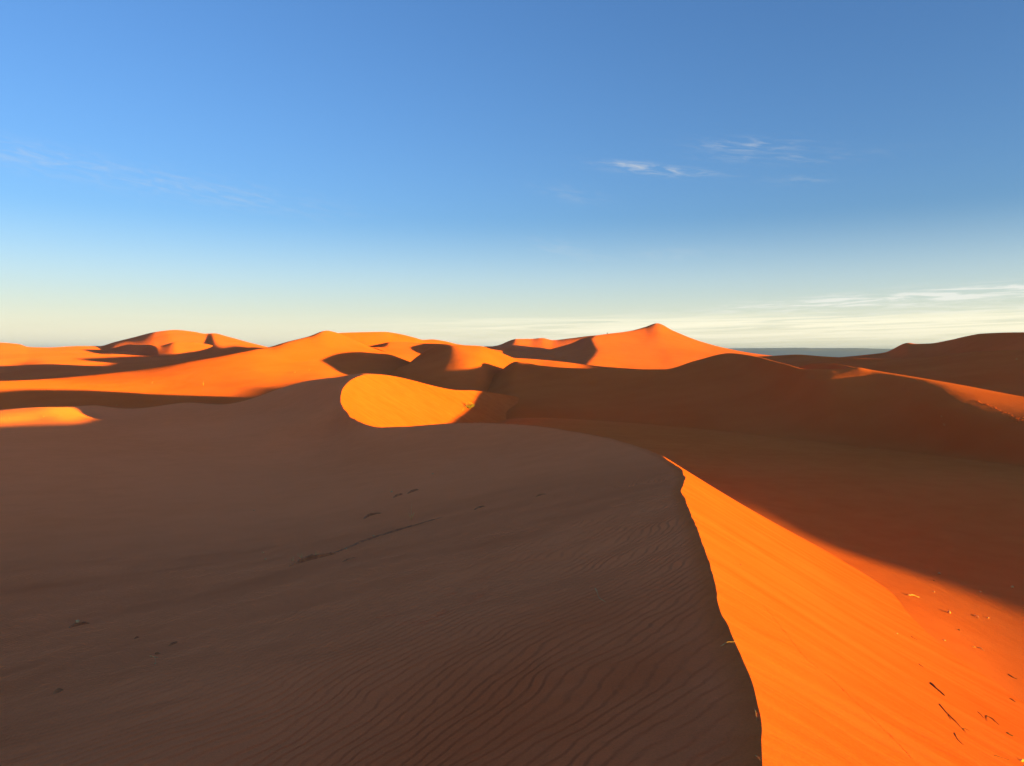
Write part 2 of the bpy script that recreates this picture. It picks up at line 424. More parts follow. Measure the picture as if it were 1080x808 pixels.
def sand(name, kind):
    m, t, b = principled(name, SAND_A[:3], 1.0, 0.0)
    b.inputs['Diffuse Roughness'].default_value = 1.0
    pos = t.n('ShaderNodeNewGeometry').outputs['Position']
    big = t.noise(pos, 0.045 if kind != 'far' else 0.02, 4, 0.55)
    mid = t.noise(pos, 0.9 if kind != 'far' else 0.15, 4, 0.6)
    f = t.m('ADD', t.m('MULTIPLY', big, 0.75), t.m('MULTIPLY', mid, 0.45))
    f = t.mapr(f, 0.42, 0.80)
    col = t.mix(f, SAND_A, SAND_B)
    if kind == 'rippled':
        att = t.n('ShaderNodeAttribute', attribute_name='ripple').outputs['Fac']
        lee = t.m('SUBTRACT', 1.0, att)
        # lee side: thin slides of sand that ran straight down the face, sorted by grain
        bend = t.vm('SCALE', t.n('ShaderNodeTexNoise', i={'Vector': pos, 'Scale': 0.6}).outputs['Color'], s=0.6)
        sl = t.noise(t.vm('MULTIPLY', t.vm('ADD', pos, bend), (0.30, 3.4, 0.30)), 1.0, 6, 0.66)
        col = t.mix(t.mapr(sl, 0.35, 0.68), col, t.mix(1.0, col, (0.90, 0.80, 0.75, 1), 'MULTIPLY'))
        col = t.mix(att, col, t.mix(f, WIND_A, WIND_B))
    if kind != 'far':
        # single grains, lighter and darker
        g = t.noise(pos, 420.0, 2, 0.7)
        g2 = t.noise(pos, 70.0, 3, 0.7)
        k = t.m('ADD', t.m('MULTIPLY', g, 0.5), t.m('MULTIPLY', g2, 0.5))
        col = t.mix(t.mapr(k, 0.36, 0.64, 0.0, 1.0, False), col, (1.22, 1.2, 1.18, 1), 'MULTIPLY')
        dark = t.mapr(t.noise(pos, 160.0, 1, 0.5), 0.68, 0.78)
        col = t.mix(t.m('MULTIPLY', dark, 0.5), col, (0.16, 0.06, 0.025, 1))
    t.put(b.inputs['Base Color'], col)
    # relief
    h = t.m('MULTIPLY', t.noise(pos, 1.1 if kind != 'far' else 0.25, 5, 0.55), 0.006 if kind != 'far' else 0.10)
    if kind != 'far':
        h = t.m('ADD', h, t.m('MULTIPLY', t.noise(pos, 34.0, 5, 0.7), 0.0045))
        h = t.m('ADD', h, t.m('MULTIPLY', t.noise(pos, 150.0, 2, 0.6), 0.0009))
    if kind == 'rippled':
        q = pos
        for sc_, am in ((0.33, 1.4), (1.2, 0.34), (4.5, 0.075), (13.0, 0.02)):
            nz = t.n('ShaderNodeTexNoise', i={'Vector': pos, 'Scale': sc_, 'Detail': 1.5, 'Roughness': 0.5})
            q = t.vm('ADD', q, t.vm('SCALE', t.vm('SUBTRACT', nz.outputs['Color'], (0.5, 0.5, 0.5)), s=am))
        ph = t.m('MULTIPLY', t.vm('DOT_PRODUCT', q, (-0.74, 0.67, 0.0)), 2 * math.pi / 0.112)
        s = t.m('MULTIPLY_ADD', t.m('SINE', ph), 0.5, 0.5)
        # crests a little sharper than troughs, one side steeper
        s2 = t.m('MULTIPLY_ADD', t.m('SINE', t.m('ADD', t.m('MULTIPLY', ph, 2.0), 0.9)), 0.5, 0.5)
        r = t.m('ADD', t.m('MULTIPLY', t.m('POWER', s, 1.3), 0.8), t.m('MULTIPLY', s2, 0.2))
        dist = t.vm('LENGTH', t.vm('SUBTRACT', pos, (-2.5, 4.0, -2.5)))
        near = t.mapr(dist, 8.0, 24.0, 1.0, 0.10)
        patch = t.mapr(t.noise(pos, 0.42, 3, 0.5), 0.34, 0.56, 0.8, 1.0)
        amp = t.m('MULTIPLY', t.m('MULTIPLY', near, patch), t.m('MULTIPLY', att, 0.023))
        h = t.m('ADD', h, t.m('MULTIPLY', r, amp))
        # darker, redder shade tone by the near crest, put into the colour
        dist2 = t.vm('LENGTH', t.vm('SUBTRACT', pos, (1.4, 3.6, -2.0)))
        near_crest = t.m('MULTIPLY', t.m('MULTIPLY', t.mapr(dist2, 1.0, 5.0, 1.0, 0.0), att), t.mapr(t.noise(pos, 0.5, 4, 0.6), 0.25, 0.55, 0.5, 1.0))
        t.put(b.inputs['Base Color'], t.mix(near_crest, col, t.mix(1.0, col, (0.82, 0.66, 0.58, 1), 'MULTIPLY')))
    if kind == 'rippled':
        h = t.m('ADD', h, t.m('MULTIPLY', t.m('MULTIPLY', sl, lee), 0.045))
    if kind == 'floor':
        # faint wind streaks across the floor
        st = t.noise(t.vm('MULTIPLY', pos, (5.0, 0.9, 1.0)), 1.0, 4, 0.6)
        h = t.m('ADD', h, t.m('MULTIPLY', st, 0.012))
    bump = t.n('ShaderNodeBump', i={'Strength': 1.0, 'Distance': 1.0, 'Height': h})
    t.put(b.inputs['Normal'], bump.outputs[0])
    return m

def plain_mat(name, col, vary=0.25, scale=30.0, rough=0.85):
    m, t, b = principled(name, col, rough, 0.2)
    pos = t.n('ShaderNodeTexCoord').outputs['Object']
    f = t.noise(pos, scale, 3, 0.6)
    c = t.mix(t.mapr(f, 0.3, 0.7), (*[x * (1 - vary) for x in col], 1), (*[min(1, x * (1 + vary)) for x in col], 1))
    t.put(b.inputs['Base Color'], c)
    return m

EXPOSURE = 1.74
DB = 3
DENOISE = True
def light():
    sc = bpy.context.scene
    w = bpy.data.worlds.new('World'); sc.world = w; w.use_nodes = True
    t = NT(w.node_tree); bg = w.node_tree.nodes['Background']
    sky = t.n('ShaderNodeTexSky'); sky.sky_type = 'NISHITA'; sky.sun_disc = False
    sky.sun_elevation = math.radians(SUN_EL); sky.sun_rotation = math.radians(SUN_AZ)
    sky.altitude = 300; sky.air_density = 1.0; sky.dust_density = 0.35; sky.ozone_density = 3.3
    d = t.n('ShaderNodeTexCoord').outputs['Generated']
    sep = t.n('ShaderNodeSeparateXYZ', i={0: d})
    az = t.m('MULTIPLY', t.m('ARCTAN2', sep.outputs[0], sep.outputs[1]), 180 / math.pi)
    el = t.m('MULTIPLY', t.m('ARCSINE', sep.outputs[2]), 180 / math.pi)
    comb = lambda x, y, z=0.0: t.n('ShaderNodeCombineXYZ', i={0: x, 1: y, 2: z}).outputs[0]
    # drawn-out ice cloud: fibres run nearly level, tilted a little
    def fibres(kx, ky, tilt, seed, detail=6, dist=0.6):
        e2 = t.m('ADD', el, t.m('MULTIPLY', az, tilt))
        return t.noise(comb(t.m('MULTIPLY', az, kx), t.m('MULTIPLY', e2, ky), seed), 1.0, detail, 0.6, dist)
    def blob(u, v, wu, wv, tilt):
        a0 = math.degrees(math.atan((u - U0) / F)); e0 = math.degrees(math.atan(-(v - V0) / F * math.cos(math.radians(a0))))
        k = math.degrees(1 / F)
        x = t.m('SUBTRACT', az, a0); y = t.m('SUBTRACT', el, e0)
        y = t.m('ADD', y, t.m('MULTIPLY', x, tilt))
        q = t.m('ADD', t.m('POWER', t.m('ABSOLUTE', t.m('DIVIDE', x, wu * k)), 2.0), t.m('POWER', t.m('ABSOLUTE', t.m('DIVIDE', y, wv * k)), 2.0))
        return t.m('EXPONENT', t.m('MULTIPLY', q, -1.0))
    f1 = fibres(0.55, 3.2, 0.15, 3.7); f2 = fibres(0.28, 4.2, -0.02, 9.1); f3 = fibres(0.09, 3.4, -0.02, 1.3, 7, 0.9)
    wis = 0.0
    for (u, v, wu, wv, tl, g) in [(690, 179, 55, 5, 0.12, 1.0), (665, 174, 30, 3, 0.1, 0.8), (790, 153, 50, 6, 0.08, 0.75), (840, 190, 28, 4, 0.05, 0.5), (838, 167, 16, 4, 0.2, 0.6), (770, 166, 30, 4, 0.1, 0.5), (602, 204, 30, 7, 0.2, 0.45), (592, 262, 34, 7, 0.15, 0.5),
                                  (700, 268, 70, 6, 0.0, 0.3), (240, 205, 110, 12, 0.1, 0.4), (60, 172, 110, 12, 0.1, 0.5), (880, 165, 50, 5, 0.0, 0.3)]:
        wis = t.m('ADD', wis, t.m('MULTIPLY', blob(u, v, wu, wv, tl), g))
    wis = t.m('MULTIPLY', wis, t.m('MULTIPLY', t.mapr(f1, 0.38, 0.78), 0.5))
    bands = 0.0
    for (u, v, wu, wv, tl, g) in [(960, 313, 190, 5.5, -0.045, 1.0), (900, 318, 120, 4.5, -0.05, 0.9), (1060, 309, 140, 8, -0.02, 1.0), (1300, 312, 300, 10, -0.03, 1.0)]:
        bands = t.m('ADD', bands, t.m('MULTIPLY', blob(u, v, wu, wv, tl), g))
    bands = t.m('MULTIPLY', bands, t.m('MULTIPLY', t.mapr(f2, 0.40, 0.66), 0.8))
    # the low bank along the horizon, thicker to the right
    low = t.m('MULTIPLY', t.mapr(el, 3.3, 2.2), t.mapr(az, -16.0, 8.0, 0.12, 1.0))
    low = t.m('MULTIPLY', low, t.mapr(f3, 0.36, 0.60, 0.0, 1.0))
    veil = t.m('MULTIPLY', t.m('POWER', t.mapr(el, 8.0, 0.0, 0.0, 1.0, False), 2.3), 0.85)
    air = t.mix(1.0, sky.outputs[0], (0.97, 0.92, 1.03, 1), 'MULTIPLY')
    clear = t.mix(t.m('ADD', wis, bands, clamp=True), air, (1.55, 1.56, 1.50, 1))
    hi = t.m('MULTIPLY', t.mapr(el, 10.5, 5.0), 0.26)
    clear = t.mix(hi, clear, (2.05, 2.40, 2.55, 1))
    c2 = t.mix(veil, clear, (3.1, 2.85, 1.95, 1))
    c3 = t.mix(t.m('MULTIPLY', low, 0.72, clamp=True), c2, (2.9, 2.65, 1.95, 1))
    t.put(bg.inputs[0], c3); bg.inputs[1].default_value = 0.145
    l = bpy.data.lights.new('sun', 'SUN'); l.energy = 5; l.angle = math.radians(0.53); l.color = (1, 0.57, 0.0)
    o = bpy.data.objects.new('sun', l); sc.collection.objects.link(o)
    from mathutils import Vector
    e, a = math.radians(SUN_EL), math.radians(SUN_AZ)
    dv = Vector((math.sin(a) * math.cos(e), math.cos(a) * math.cos(e), math.sin(e)))
    o.rotation_euler = dv.to_track_quat('Z', 'Y').to_euler()
    o.location = dv * 300
    vs = sc.view_settings
    vs.view_transform = 'Standard'; vs.look = 'None'; vs.gamma = 1.0; vs.use_curve_mapping = False
    vs.exposure = EXPOSURE
    try:
        sc.cycles.use_denoising = DENOISE; sc.cycles.denoiser = 'OPENIMAGEDENOISE'
        sc.cycles.denoising_input_passes = 'RGB_ALBEDO_NORMAL'
    except Exception: pass
    sc.cycles.sample_clamp_indirect = 0.8; sc.cycles.max_bounces = 6; sc.cycles.diffuse_bounces = DB

def camera():
    sc = bpy.context.scene
    c = bpy.data.cameras.new('camera'); o = bpy.data.objects.new('camera', c); sc.collection.objects.link(o)
    o.rotation_euler = (math.pi / 2, 0, 0)
    c.sensor_fit = 'HORIZONTAL'; c.sensor_width = 36; c.lens = F / 1080 * 36
    c.shift_y = -(404 - 375) / 1080; c.clip_start = 0.1; c.clip_end = 80000
    sc.camera = o
# ----------------------------------------------------------------------------
# the small things lying and standing on the sand
# ----------------------------------------------------------------------------
from mathutils import Vector
from mathutils.bvhtree import BVHTree

def build_bvh(objs):
    vs, fs = [], []
    for o in objs:
        me = o.data; n = len(me.vertices); base = len(vs)
        co = np.empty(n * 3, np.float32); me.vertices.foreach_get('co', co)
        vs.extend(map(tuple, co.reshape(-1, 3)))
        ix = np.empty(len(me.loops), np.int32); me.loops.foreach_get('vertex_index', ix)
        fs.extend(map(tuple, ix.reshape(-1, 4) + base))
    return BVHTree.FromPolygons(vs, fs)

def make_things(surf):
    bvh = build_bvh(surf)
    rng = random.Random(11)
    C = bpy.context.scene.collection
    def hit(u, v):
        d = Vector(((u - U0) / F, 1, -(v - V0) / F)).normalized()
        p, n, i, dist = bvh.ray_cast(d * 0.3, d)
        if p is None: p = d * 300; n = Vector((0, 0, 1))
        if n.z < 0: n = -n
        return p, n
    def mesh_obj(name, vs, fs, mat, parent=None, smooth=True):
        me = bpy.data.meshes.new(name); me.from_pydata([tuple(v) for v in vs], [], fs); me.update()
        if smooth: me.polygons.foreach_set('use_smooth', [True] * len(me.polygons))
        if mat == S_RIP:
            me.attributes.new('ripple', 'FLOAT', 'POINT').data.foreach_set('value', [0.0 if name == 'beetle_tracks' else 1.0] * len(vs))
        o = bpy.data.objects.new(name, me); C.objects.link(o); me.materials.append(mat)
        if parent: o.parent = parent
        return o
    def tag(o, label, cat, group=None):
        o['label'] = label; o['category'] = cat
        if group: o['group'] = group
        return o
    def tube(pts, rad, vs, fs, seg=7, rough=0.25):
        pts = [Vector(p) for p in pts]; n = len(pts); base = len(vs)
        ref = Vector((0.3, 0.2, 1)).normalized()
        for i, p in enumerate(pts):
            t = (pts[min(i + 1, n - 1)] - pts[max(i - 1, 0)]).normalized()
            a = t.cross(ref)
            if a.length < 1e-3: a = t.cross(Vector((1, 0, 0)))
            a.normalize(); b = t.cross(a)
            r = rad(i / max(1, n - 1)) if callable(rad) else rad
            for k in range(seg):
                g = 2 * math.pi * k / seg
                rr = r * (1 + rough * (rng.random() - 0.5))
                vs.append(p + (a * math.cos(g) + b * math.sin(g)) * rr)
        for i in range(n - 1):
            for k in range(seg):
                k2 = (k + 1) % seg
                fs.append((base + i * seg + k, base + i * seg + k2, base + (i + 1) * seg + k2, base + (i + 1) * seg + k))
        fs.append(tuple(base + k for k in range(seg))[::-1]); fs.append(tuple(base + (n - 1) * seg + k for k in range(seg)))
    def spline(pts, n):
        a = np.array(pts, float)
        if len(a) == 2: return [a[0] + (a[1] - a[0]) * k / (n - 1) for k in range(n)]
        s = np.arange(len(a), dtype=float)
        return list(catmull(s, a, np.linspace(0, len(a) - 1, n)))
    def line_on_sand(px, n, lift, arch=0.0, wob=0.0):
        out = []
        pp = spline(px, n)
        for i, (u, v) in enumerate(pp):
            p, nn = hit(u, v); f = i / (n - 1)
            w = Vector((rng.uniform(-1, 1), rng.uniform(-1, 1), rng.uniform(-1, 1))) * wob
            out.append(p + nn * (lift + arch * math.sin(math.pi * f) ** 2) + w)
        return out
    M = {'dark': plain_mat('dark wood', (0.08, 0.045, 0.025)), 'pale': plain_mat('bleached wood', (0.72, 0.42, 0.14)), 'straw': plain_mat('straw', (0.72, 0.42, 0.14)),
         'stone': plain_mat('pale stone', (0.66, 0.38, 0.14)), 'brown': plain_mat('brown stone', (0.12, 0.06, 0.035)), 'green': plain_mat('dry leaves', (0.34, 0.30, 0.05), 0.4, 3.0),
         'cloth': plain_mat('dark cloth', (0.025, 0.022, 0.025)), 'skin': plain_mat('skin', (0.3, 0.16, 0.1))}

    def stick(name, px, w, mat, label, cat, arch=0.0, forks=(), group=None, n=18):
        """w: thickness in pixels of the picture at that distance"""
        p0, _ = hit(*px[0]); k = 0.85 * p0.y / F
        vs, fs = [], []
        r = 0.5 * w * k
        P_ = line_on_sand(px, n, r * 0.55, arch, r * 0.30)
        tube(P_, lambda f: r * (1.05 - 0.65 * f) * (1 + 0.25 * math.sin(9 * f + w * 7)), vs, fs)
        for fk in forks:
            tube(line_on_sand(fk, 9, r * 0.6, arch * 0.4, r * 0.2), lambda f: r * (0.65 - 0.45 * f), vs, fs)
        o = mesh_obj(name, vs, fs, M[mat])
        return tag(o, label, cat, group)
    def lump(name, u, v, wpx, mat, label, cat, flat=0.6, long=1.0, group=None, sink=0.25):
        p, n = hit(u, v); r = 0.5 * wpx * p.y / F
        import bmesh
        bm = bmesh.new(); bmesh.ops.create_icosphere(bm, subdivisions=2, radius=1.0)
        s = rng.random() * 50
        ang = rng.uniform(0, math.pi)
        for q in bm.verts:
            d = q.co
            f = 1 + 0.5 * float(vnoise(np.array([d.x * 1.3 + s]), np.array([d.y * 1.3 + d.z * 1.7 + s]))[0]) + 0.25 * float(vnoise(np.array([d.x * 3.1 + s]), np.array([d.y * 3.1 - d.z * 2.7]))[0])
            x, y = d.x * f * long, d.y * f / math.sqrt(long)
            q.co = Vector((x * math.cos(ang) - y * math.sin(ang), x * math.sin(ang) + y * math.cos(ang), d.z * f * flat + flat * (1 - sink) * 0.8)) * r
        me = bpy.data.meshes.new(name); bm.to_mesh(me); bm.free()
        me.polygons.foreach_set('use_smooth', [True] * len(me.polygons)); me.materials.append(M[mat])
        o = bpy.data.objects.new(name, me); C.objects.link(o); o.location = p
        return tag(o, label, cat, group)
    def sprig(name, u, v, hpx, mat, label, cat, stems=7, spread=0.6, leaf=None, tall=1.0, group=None):
        """a tuft: stems fanning out of one root, optionally with small leaves"""
        p, n = hit(u, v); h = hpx * p.y / F
        root = bpy.data.objects.new(name, None); C.objects.link(root); root.location = p; root.empty_display_size = 0.1
        vs, fs = [], []; tips = []
        for k in range(stems):
            a = rng.uniform(0, 2 * math.pi); s = spread * rng.uniform(0.3, 1.0); hh = h * rng.uniform(0.55, 1.0)
            if k == 0: s *= 0.15; hh = h * tall
            b = [Vector((0, 0, -0.05 * h))]
            for j in range(1, 7):
                f = j / 6
                b.append(Vector((math.cos(a) * s * h * f ** 1.2, math.sin(a) * s * h * f ** 1.2, hh * f * (1 - 0.25 * s * f))) + Vector((rng.uniform(-1, 1), rng.uniform(-1, 1), rng.uniform(-1, 1))) * 0.035 * h)
            tube(b, lambda f: max(0.0015, 0.018 * h) * (1.1 - 0.8 * f), vs, fs, 5)
            tips += b[2:]
        st = mesh_obj('stems', vs, fs, M[mat], root)
        if leaf:
            lv, lf = [], []
            for q in tips:
                for _ in range(9):
                    c = q + Vector((rng.gauss(0, 1), rng.gauss(0, 1), rng.gauss(0, 0.8))) * 0.10 * h
                    d = Vector((rng.gauss(0, 1), rng.gauss(0, 1), rng.gauss(0, 1))).normalized(); e = d.orthogonal().normalized()
                    L = h * rng.uniform(0.05, 0.09)
                    b0 = len(lv); lv += [c - d * L, c + e * L * 0.35, c + d * L, c - e * L * 0.35]; lf.append((b0, b0 + 1, b0 + 2, b0 + 3))
            mesh_obj('leaves', lv, lf, M[leaf], root, False)
        return tag(root, label, cat, group)

    # --- sticks and scraps on the sunlit sand at the right ---------------------
    stick('stick', [(981, 721), (988, 727), (996, 734)], 2.6, 'dark', 'short thick dark stick, the thickest one on the sunlit sand', 'stick')
    stick('twig', [(990.5, 743), (1000, 754), (1008, 762), (1016, 770)], 1.3, 'dark', 'long thin dark twig with a forked end, just below the thick stick', 'twig', 0.004, [[(1015, 769), (1019, 769.5), (1023, 772)], [(1016, 770), (1018.5, 773)], [(1000, 754), (1003, 760)]])
    stick('twig', [(1006.5, 773.5), (1010, 780), (1016, 786)], 1.1, 'dark', 'short curved dark twig below the forked end of the long one', 'twig')
    stick('twig', [(1040, 755), (1046, 758.5), (1054, 765)], 1.3, 'dark', 'bent dark twig with a stub at its upper end, right of the long forked twig', 'twig', 0.004, [[(1040, 755), (1041, 761)]])
    stick('twig', [(1031, 751), (1034, 753.5), (1037.5, 757.5)], 0.9, 'dark', 'very thin dark twig just up and left of the bent twig with a stub', 'twig')
    stick('twig', [(1063.5, 711.5), (1068, 714.5), (1072.5, 716.5)], 1.4, 'dark', 'small dark twig by the right edge, the higher of two on bare sunlit sand', 'twig')
    stick('twig', [(1065, 737), (1068, 738.8), (1071, 740.8)], 1.5, 'dark', 'stubby dark twig by the right edge, the lower of two on bare sunlit sand', 'twig')
    stick('stick', [(1062, 773.5), (1065, 775.2), (1068.5, 777)], 1.9, 'dark', 'dark chunk of stick near the lower right corner of the sunlit sand', 'stick')
    stick('twig', [(969, 700.5), (971, 702), (974, 704)], 1.0, 'dark', 'tiny dark twig up and left of the thick stick', 'twig')
    stick('twig', [(1048, 796.5), (1056, 799), (1064, 801.5)], 0.8, 'dark', 'thin dark twig by the bottom edge below the dark chunk of stick', 'twig')
    stick('twig', [(957.5, 627.8), (963, 629), (969.5, 630.3)], 1.6, 'pale', 'bleached pale twig nearest to the foot of the bright slip face', 'twig', 0.02)
    stick('straw', [(1031, 683), (1034, 684.6), (1038, 687)], 1.3, 'pale', 'pale straw stalk lying mid way down the sunlit sand', 'straw', 0.012)
    stick('straw', [(1026, 682.3), (1027.5, 683), (1029, 683.4)], 1.1, 'pale', 'short pale bit of straw touching the upper end of the longer stalk', 'straw', 0.01)
    stick('twig', [(1028, 649), (1030.5, 650.5), (1032.5, 652.5)], 1.1, 'straw', 'curved tan twig right of the white scrap on the sunlit sand', 'twig', 0.014)
    stick('twig', [(961, 671.5), (964, 673.3), (967.5, 675)], 1.0, 'dark', 'small dark twig lying alone left of the tiny pale chip', 'twig')
    lump('scrap', 1001, 646.5, 3.6, 'stone', 'angular white scrap lying on the open sunlit sand', 'scrap', 0.9, 1.5)
    lump('pebble', 1011.5, 664.7, 2.2, 'brown', 'small dark pebble below the angular white scrap', 'pebble')
    lump('pebble', 1042, 652, 2.6, 'stone', 'pale round pebble right of the curved tan twig', 'pebble')
    lump('pebble', 990.5, 605, 2.4, 'stone', 'pale pebble near the edge of the valley shadow on the sunlit sand', 'pebble', 0.7, 1.3)
    lump('pebble', 985, 612.5, 1.5, 'brown', 'dark pebble just below the pale pebble near the valley shadow', 'pebble')
    lump('pebble', 985, 624.5, 1.9, 'stone', 'small pale pebble right of the bleached twig', 'pebble')
    lump('pebble', 996, 675.7, 2.2, 'stone', 'tiny pale chip left of the straw stalk', 'pebble')
    lump('pebble', 1067.5, 619.5, 3.0, 'stone', 'pale pebble in the soft edge of the big shadow by the right side', 'pebble', 0.7, 1.4)
    lump('pebble', 1034, 624.5, 1.8, 'stone', 'small tan pebble below the soft edge of the big shadow', 'pebble')
    lump('pebble', 946, 668.5, 2.0, 'stone', 'small pale pebble at the foot of the bright slip face', 'pebble')
    lump('pebble', 781, 596, 1.6, 'brown', 'single dark pebble high on the bright slip face', 'pebble')
    lump('scrap', 1077.5, 803, 4.0, 'stone', 'white scrap in the lower right corner', 'scrap', 0.8, 1.6)
    # --- on the shaded side ----------------------------------------------------
    stick('straw', [(627.5, 620.5), (630, 625), (632, 631), (638.5, 635)], 0.9, 'straw', 'thin bent straw lying on the shaded slope beside the sharp crest', 'straw', 0.006)
    stick('straw', [(760, 681.5), (766, 679.5), (770, 678.4), (775.5, 676.8)], 0.8, 'straw', 'thin straw lying across the sharp crest', 'straw', 0.01)
    stick('straw', [(796, 748), (797.5, 754), (798, 760)], 0.8, 'straw', 'short straw on the dark side of the crest near the bottom edge', 'straw', 0.004)
    stick('straw', [(796.5, 797), (799.5, 799.5), (802, 802)], 0.8, 'straw', 'lowest straw on the crest, at the very bottom of the view', 'straw', 0.004)
    stick('twig', [(158, 692), (162, 693), (167, 694)], 0.9, 'pale', 'pale twig on the rippled shaded slope at the left', 'twig', 0.004, [[(163, 693), (165, 700)]])
    sprig('dry_tuft', 434, 548, 9, 'straw', 'small dry tuft with one tall stalk on the shaded slope', 'tuft', 9, 0.5, None, 1.9)
    sprig('dry_tuft', 413, 519, 5, 'straw', 'tiny dry tuft higher on the shaded slope, beside two dark scours', 'tuft', 6, 0.5, None, 1.4)
    lump('pebble', 413, 519, 2.6, 'stone', 'pale pebble at the root of the higher tiny dry tuft', 'pebble')
    lump('pebble', 394, 565.5, 2.2, 'stone', 'pale pebble beside the long dark sand ledge', 'pebble', 0.6, 1.6)
    lump('pebble', 365, 579.5, 2.0, 'stone', 'pale pebble on the long dark sand ledge', 'pebble')
    lump('pebble', 277.5, 583, 2.0, 'stone', 'upper one of two small pale pebbles left of the sand ledge', 'pebble')
    lump('pebble', 280, 590, 2.0, 'stone', 'lower one of two small pale pebbles left of the sand ledge', 'pebble')
    lump('pebble', 81.5, 656.5, 4.2, 'stone', 'pale stone above a dark scour on the shaded slope at the left', 'stone', 0.8, 1.2)
    lump('pebble', 163.5, 700, 1.8, 'stone', 'tiny pale pebble below the pale twig on the ripples', 'pebble')
    lump('pebble', 268, 538.5, 1.6, 'stone', 'tiny pale pebble high on the shaded slope left of centre', 'pebble')
    lump('pebble', 456.5, 500, 2.0, 'stone', 'tiny pale pebble high on the shaded slope near the brow', 'pebble')
    for k, (u, v) in enumerate([(309, 592), (318, 589), (325, 590.5), (333, 587.5)]):
        sprig('dry_grass', u, v, 6 + 2 * (k % 2), 'straw', ['low dry grass at the lower end of the sand ledge', 'dry grass, second from the lower end of the sand ledge', 'dry grass, second from the upper end of the little row on the ledge', 'dry grass at the upper end of the little row on the sand ledge'][k], 'grass', 10, 0.9, None, 1.0, 'dry grass along the sand ledge')
    # --- far plants ---------------------------------------------------------------
    sprig('desert_shrub', 495.5, 431.5, 7, 'straw', 'yellow green shrub where the bright bowl meets the shade', 'shrub', 16, 0.75, 'green', 1.0)
    sprig('desert_shrub', 488, 433.5, 3.2, 'straw', 'small pale shrub in the sunlit bowl left of the yellow green shrub', 'shrub', 8, 0.9, None)
    sprig('desert_shrub', 214.5, 406.5, 4.5, 'pale', 'upright pale dead shrub on the long sunlit floor at the left', 'shrub', 8, 0.35, None, 1.2)
    sprig('desert_shrub', 160.5, 404.5, 2.4, 'pale', 'low pale shrub farther left on the long sunlit floor', 'shrub', 8, 0.9, None)
    sprig('desert_shrub', 311, 393.5, 2.6, 'pale', 'low pale shrub at the right end of the long sunlit floor', 'shrub', 8, 0.9, None)
    sprig('desert_shrub', 326, 391, 2.0, 'pale', 'tiny pale shrub, rightmost on the long sunlit floor', 'shrub', 7, 0.9, None)
    for (u, v, w, lab) in [(46, 440, 2.4, 'pale shrub in the middle of the sunlit patch at the left edge'), (62, 438, 2.2, 'pale shrub at the right of the sunlit patch at the left edge'), (10, 442, 2.2, 'pale shrub at the left of the sunlit patch at the left edge'),
                           (996, 449, 3.2, 'pale shrub at the lower edge of the dim light on the right ridge'), (993, 440, 2.6, 'pale shrub above another one on the dim right ridge'), (1072, 379.5, 2.8, 'pale shrub on the big dark dune at the right edge'),
                           (123, 428, 2.0, 'pale shrub on the shaded brow at the left')]:
        sprig('desert_shrub', u, v, w, 'pale', lab, 'shrub', 8, 0.9, None)
    # --- the walker on the far crest -------------------------------------------------
    p, n = hit(640.5, 353.2)
    if p.y < 400 or p.y > 700: p = Vector(P(640.5, 352.6, 556))
    person(p, M, mesh_obj, tag, C)
    # --- scours and ledges, prints --------------------------------------------------
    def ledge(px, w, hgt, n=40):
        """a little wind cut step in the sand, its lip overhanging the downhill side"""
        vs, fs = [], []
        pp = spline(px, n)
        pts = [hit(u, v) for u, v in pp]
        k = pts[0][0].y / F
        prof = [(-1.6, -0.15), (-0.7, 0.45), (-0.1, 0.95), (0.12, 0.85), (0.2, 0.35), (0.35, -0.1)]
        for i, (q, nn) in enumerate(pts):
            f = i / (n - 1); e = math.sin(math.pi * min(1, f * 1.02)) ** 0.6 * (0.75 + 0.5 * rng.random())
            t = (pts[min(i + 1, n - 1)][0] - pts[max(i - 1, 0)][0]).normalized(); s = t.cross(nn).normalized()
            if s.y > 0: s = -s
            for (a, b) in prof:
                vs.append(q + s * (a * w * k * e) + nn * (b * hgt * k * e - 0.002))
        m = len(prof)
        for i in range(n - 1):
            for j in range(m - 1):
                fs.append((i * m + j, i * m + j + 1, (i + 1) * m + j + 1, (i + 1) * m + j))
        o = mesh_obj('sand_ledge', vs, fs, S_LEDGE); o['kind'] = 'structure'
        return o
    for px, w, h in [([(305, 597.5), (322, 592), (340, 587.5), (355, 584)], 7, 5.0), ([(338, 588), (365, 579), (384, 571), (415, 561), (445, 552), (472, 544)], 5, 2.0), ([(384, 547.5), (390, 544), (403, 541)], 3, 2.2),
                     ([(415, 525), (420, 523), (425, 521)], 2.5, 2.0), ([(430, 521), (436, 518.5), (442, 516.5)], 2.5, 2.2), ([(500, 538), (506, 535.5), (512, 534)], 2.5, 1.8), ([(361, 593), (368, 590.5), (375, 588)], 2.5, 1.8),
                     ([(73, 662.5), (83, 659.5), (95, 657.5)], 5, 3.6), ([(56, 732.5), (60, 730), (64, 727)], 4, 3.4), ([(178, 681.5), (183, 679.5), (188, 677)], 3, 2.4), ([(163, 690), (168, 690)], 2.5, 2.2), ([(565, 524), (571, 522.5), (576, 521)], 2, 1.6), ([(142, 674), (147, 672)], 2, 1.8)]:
        ledge(px, w, h)
